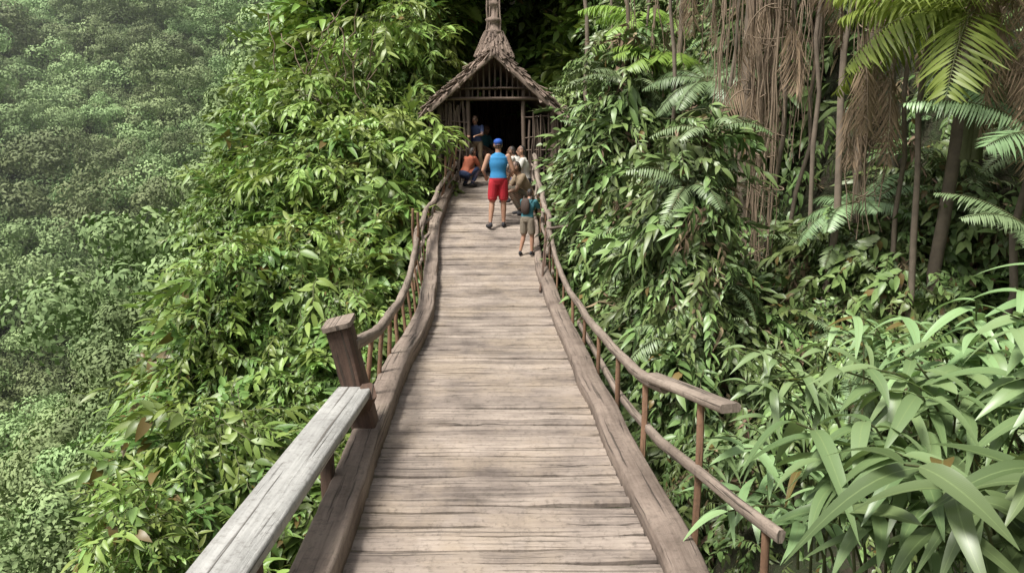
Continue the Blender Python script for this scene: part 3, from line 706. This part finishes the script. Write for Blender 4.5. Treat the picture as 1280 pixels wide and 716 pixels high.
        ft=V(J.get('ft'+S,(0,1,0))).normalized(); heel=an-ft*.04-V((0,0,.045)); cap_(heel,an+ft*.15-V((0,0,.055)),.038,.034,2); cap_(an,heel+V((0,0,.02)),.036,.04,2)
    me=bpy.data.meshes.new(name+'_src'); me.from_pydata([tuple(p_) for p_ in pts],[],fcs); me.update()
    o=bpy.data.objects.new(name,me); scene.collection.objects.link(o)
    mo=o.modifiers.new('r','REMESH'); mo.mode='VOXEL'; mo.voxel_size=voxel
    mo=o.modifiers.new('s','SMOOTH'); mo.iterations=3; mo.factor=.5
    dg=bpy.context.evaluated_depsgraph_get(); nm=bpy.data.meshes.new_from_object(o.evaluated_get(dg))
    o.modifiers.clear(); o.data=nm; nm.materials.clear()
    hair=plainmat(name+'_hair',(.02,.015,.012),.6)
    for mm in (cols[0],cols[1],cols[2],skin,hair,plainmat(name+'_lips',(.3,.1,.08),.6),cap or hair): nm.materials.append(mm)
    kd=kdtree.KDTree(len(pts))
    for i,p_ in enumerate(pts): kd.insert(p_,i)
    kd.balance(); mi=[]
    for pl in nm.polygons:
        l=lab[kd.find(pl.center)[1]]; c_=V(pl.center)
        s_=(c_-pel).dot(sp); lt=abs((c_-pel).dot(lat)); near=(c_-pel-sp*s_).length<.21
        if near and -.02<s_<.4 and l in (0,1,3) and not(l==3 and s_<.05) and not (l==3 and lt>.17): l=0 if s_>.03 else (1 if l!=3 else 3)
        mi.append(l)
    nm.polygons.foreach_set('material_index',mi); nm.polygons.foreach_set('use_smooth',[True]*len(mi))
    o.location=loc; o.rotation_euler=(0,0,head); o.scale=(scale,)*3
    if pack:
        mb=MB(); c0=ch.lerp(nk,.35)-V((0,.16,.02)); 
        sweep(mb,[c0+V((0,0,-.2)),c0+V((0,-.02,-.17)),c0+V((0,-.03,-.05)),c0+V((0,-.02,.1)),c0+V((0,.01,.15)),c0+V((0,.03,.17))],[(.12*math.cos(a*.5236),.065*math.sin(a*.5236)) for a in range(12)],0,scales=[.7,.98,1.05,1,.75,.3])
        for s in (-1,1): sweep(mb,[c0+V((s*.1,.05,.13)),c0+V((s*.11,.12,.22)),c0+V((s*.11,.27,.15)),c0+V((s*.11,.29,-.05)),c0+V((s*.12,.1,-.2))],rect(.04,.012,.003),0)
        obj('backpack',mb.mesh('backpack',[pack]),o)
    return o
stand=dict(pelvis=(0,0,.95),chest=(0,0,1.26),neck=(0,0,1.47),head=(0,.02,1.62),shL=(-.195,0,1.40),shR=(.195,0,1.40),elL=(-.30,-.03,1.13),wrL=(-.24,.16,1.02),elR=(.29,-.02,1.13),wrR=(.24,.15,1.0),
 hipL=(-.095,0,.90),hipR=(.095,0,.90),knL=(-.12,.04,.49),anL=(-.17,-.06,.095),knR=(.11,.06,.49),anR=(.11,.05,.095),ftL=(-.3,1,0),ftR=(.3,1,0))
blue=cmat('blue_tank_top',(.035,.24,.50)); red=cmat('red_shorts',(.50,.02,.035)); shoe=cmat('dark_sandals',(.03,.03,.035)); capm=cmat('blue_cap',(.02,.09,.40))
y=15.35; person('man_in_blue_tank_top',(-.27,y,float(zd(y))+.01),.12,stand,(blue,red,shoe),1.0,cap=capm,sleeve=False)
crouch=dict(pelvis=(0,-.12,.36),chest=(0,.03,.62),neck=(0,.13,.80),head=(0,.2,.93),shL=(-.18,.10,.76),shR=(.18,.10,.76),elL=(-.22,.25,.52),wrL=(-.12,.42,.45),elR=(.22,.25,.52),wrR=(.12,.42,.45),
 hipL=(-.1,-.1,.33),hipR=(.1,-.1,.33),knL=(-.17,.27,.52),anL=(-.14,.03,.095),knR=(.17,.27,.52),anR=(.14,.03,.095))
tan=cmat('tan_shirt',(.26,.19,.12)); olive=cmat('olive_trousers',(.10,.085,.06)); white=cmat('white_shirt',(.6,.57,.52)); grey=cmat('grey_cloth',(.22,.23,.25)); navy=cmat('navy_cloth',(.03,.05,.12)); orange=cmat('orange_shirt',(.5,.16,.05)); teal=cmat('teal_shirt',(.04,.16,.19)); brown=cmat('brown_cloth',(.07,.045,.035)); khaki=cmat('khaki_cloth',(.24,.20,.15)); rust=cmat('rust_shirt',(.36,.10,.05))
y=16.1; person('crouching_person',(.26,y,float(zd(y))+.01),1.9,crouch,(tan,olive,shoe),1.05,skin=SK2,longp=True,hairlen=.1)
sit=dict(pelvis=(0,0,.52),chest=(0,.04,.82),neck=(0,.07,1.02),head=(0,.11,1.17),shL=(-.18,.06,.96),shR=(.18,.06,.96),elL=(-.23,.15,.72),wrL=(-.12,.34,.62),elR=(.23,.15,.72),wrR=(.12,.34,.62),
 hipL=(-.1,.02,.5),hipR=(.1,.02,.5),knL=(-.12,.42,.5),anL=(-.13,.42,.095),knR=(.12,.42,.5),anR=(.13,.44,.095))
y=16.9; person('seated_woman',(.30,y,float(zd(y))+.0),1.5,sit,(white,navy,shoe),.95,hairlen=.16)
child=dict(stand); child.update(chest=(0,.05,1.24),neck=(0,.12,1.43),head=(0,.17,1.57),shL=(-.185,.09,1.37),shR=(.185,.09,1.37),elL=(-.24,.24,1.15),wrL=(-.14,.42,1.12),elR=(.24,.24,1.15),wrR=(.14,.42,1.12))
y=13.75; person('child_at_railing',(.27,y,float(zd(y))+.01),-.5,child,(teal,khaki,shoe),.70,skin=SK,longp=False,pack=brown)
person('seated_man',(-1.0,19.7,1.76),-1.9,sit,(orange,navy,shoe),.95,skin=SK2)
person('seated_visitor',(-.75,20.6,1.76),-2.2,sit,(teal,grey,shoe),.95,skin=SK2)
y=18.0; person('leaning_visitor',(-1.02,y,float(zd(y))+.01),-.8,crouch,(rust,navy,shoe),.85,skin=SK2,longp=True,hairlen=.1)
y=18.9; person('standing_visitor',(-.85,y,1.74),2.9,child,(navy,tan,shoe),.82,skin=SK2,longp=True)
y=17.7; person('resting_visitor',(.16,y,float(zd(y))+.01),1.2,crouch,(white,brown,shoe),.95,skin=SK2,longp=True,hairlen=.1)
def bench(loc,rz_,L=.9):
    e=empty('wooden_bench',loc); e.rotation_euler=(0,0,rz_); mb=MB()
    for k in (-.1,.02,.14): sweep(mb,[(-L/2,k-.05,.40),(L/2,k-.05,.40)],rect(.105,.035,.006),0)
    obj('seat',mb.mesh('seat',[M_rail]),e); mb=MB()
    for a in (-L/2+.08,L/2-.08):
        for b in (-.1,.1): sweep(mb,[(a,b-.03,.0),(a,b-.03,.38)],circ(.028,6),0)
    obj('legs',mb.mesh('legs',[M_hut]),e)
bench((-1.05,19.7,1.76),-1.9); bench((-.82,20.65,1.76),-2.2); y=16.9; bench((.34,y,float(zd(y))),1.5,.6)
# ------------------------------------------------------------------ light, sky, camera
w=bpy.data.worlds.new('World'); scene.world=w; w.use_nodes=True; nt=w.node_tree
bg=nt.nodes['Background']; sk=nt.nodes.new('ShaderNodeTexSky'); sk.sky_type='NISHITA'; sk.sun_disc=False
EL_=math.radians(60); AZ=math.radians(230)
sk.sun_elevation=EL_; sk.sun_rotation=AZ; sk.dust_density=4; sk.air_density=1; sk.ozone_density=.6
hs=nt.nodes.new('ShaderNodeHueSaturation'); hs.inputs['Saturation'].default_value=.3; nt.links.new(sk.outputs[0],hs.inputs['Color']); nt.links.new(hs.outputs[0],bg.inputs[0]); bg.inputs[1].default_value=.15
sd=V((math.sin(AZ)*math.cos(EL_),math.cos(AZ)*math.cos(EL_),math.sin(EL_)))
sl=bpy.data.lights.new('sun','SUN'); sl.energy=5.0; sl.angle=math.radians(14); sl.color=(1,.97,.9)
so=bpy.data.objects.new('sun',sl); scene.collection.objects.link(so); so.rotation_euler=sd.to_track_quat('Z','Y').to_euler()
cam=bpy.data.cameras.new('camera'); co=bpy.data.objects.new('camera',cam); scene.collection.objects.link(co)
cam.sensor_width=36; cam.lens=27.2; cam.clip_start=.05; cam.clip_end=1000; co.location=(0,0,2.1); co.rotation_euler=(math.radians(90-9.3),0,0)
scene.camera=co
scene.view_settings.view_transform='Standard'; scene.view_settings.look='None'; scene.view_settings.exposure=0
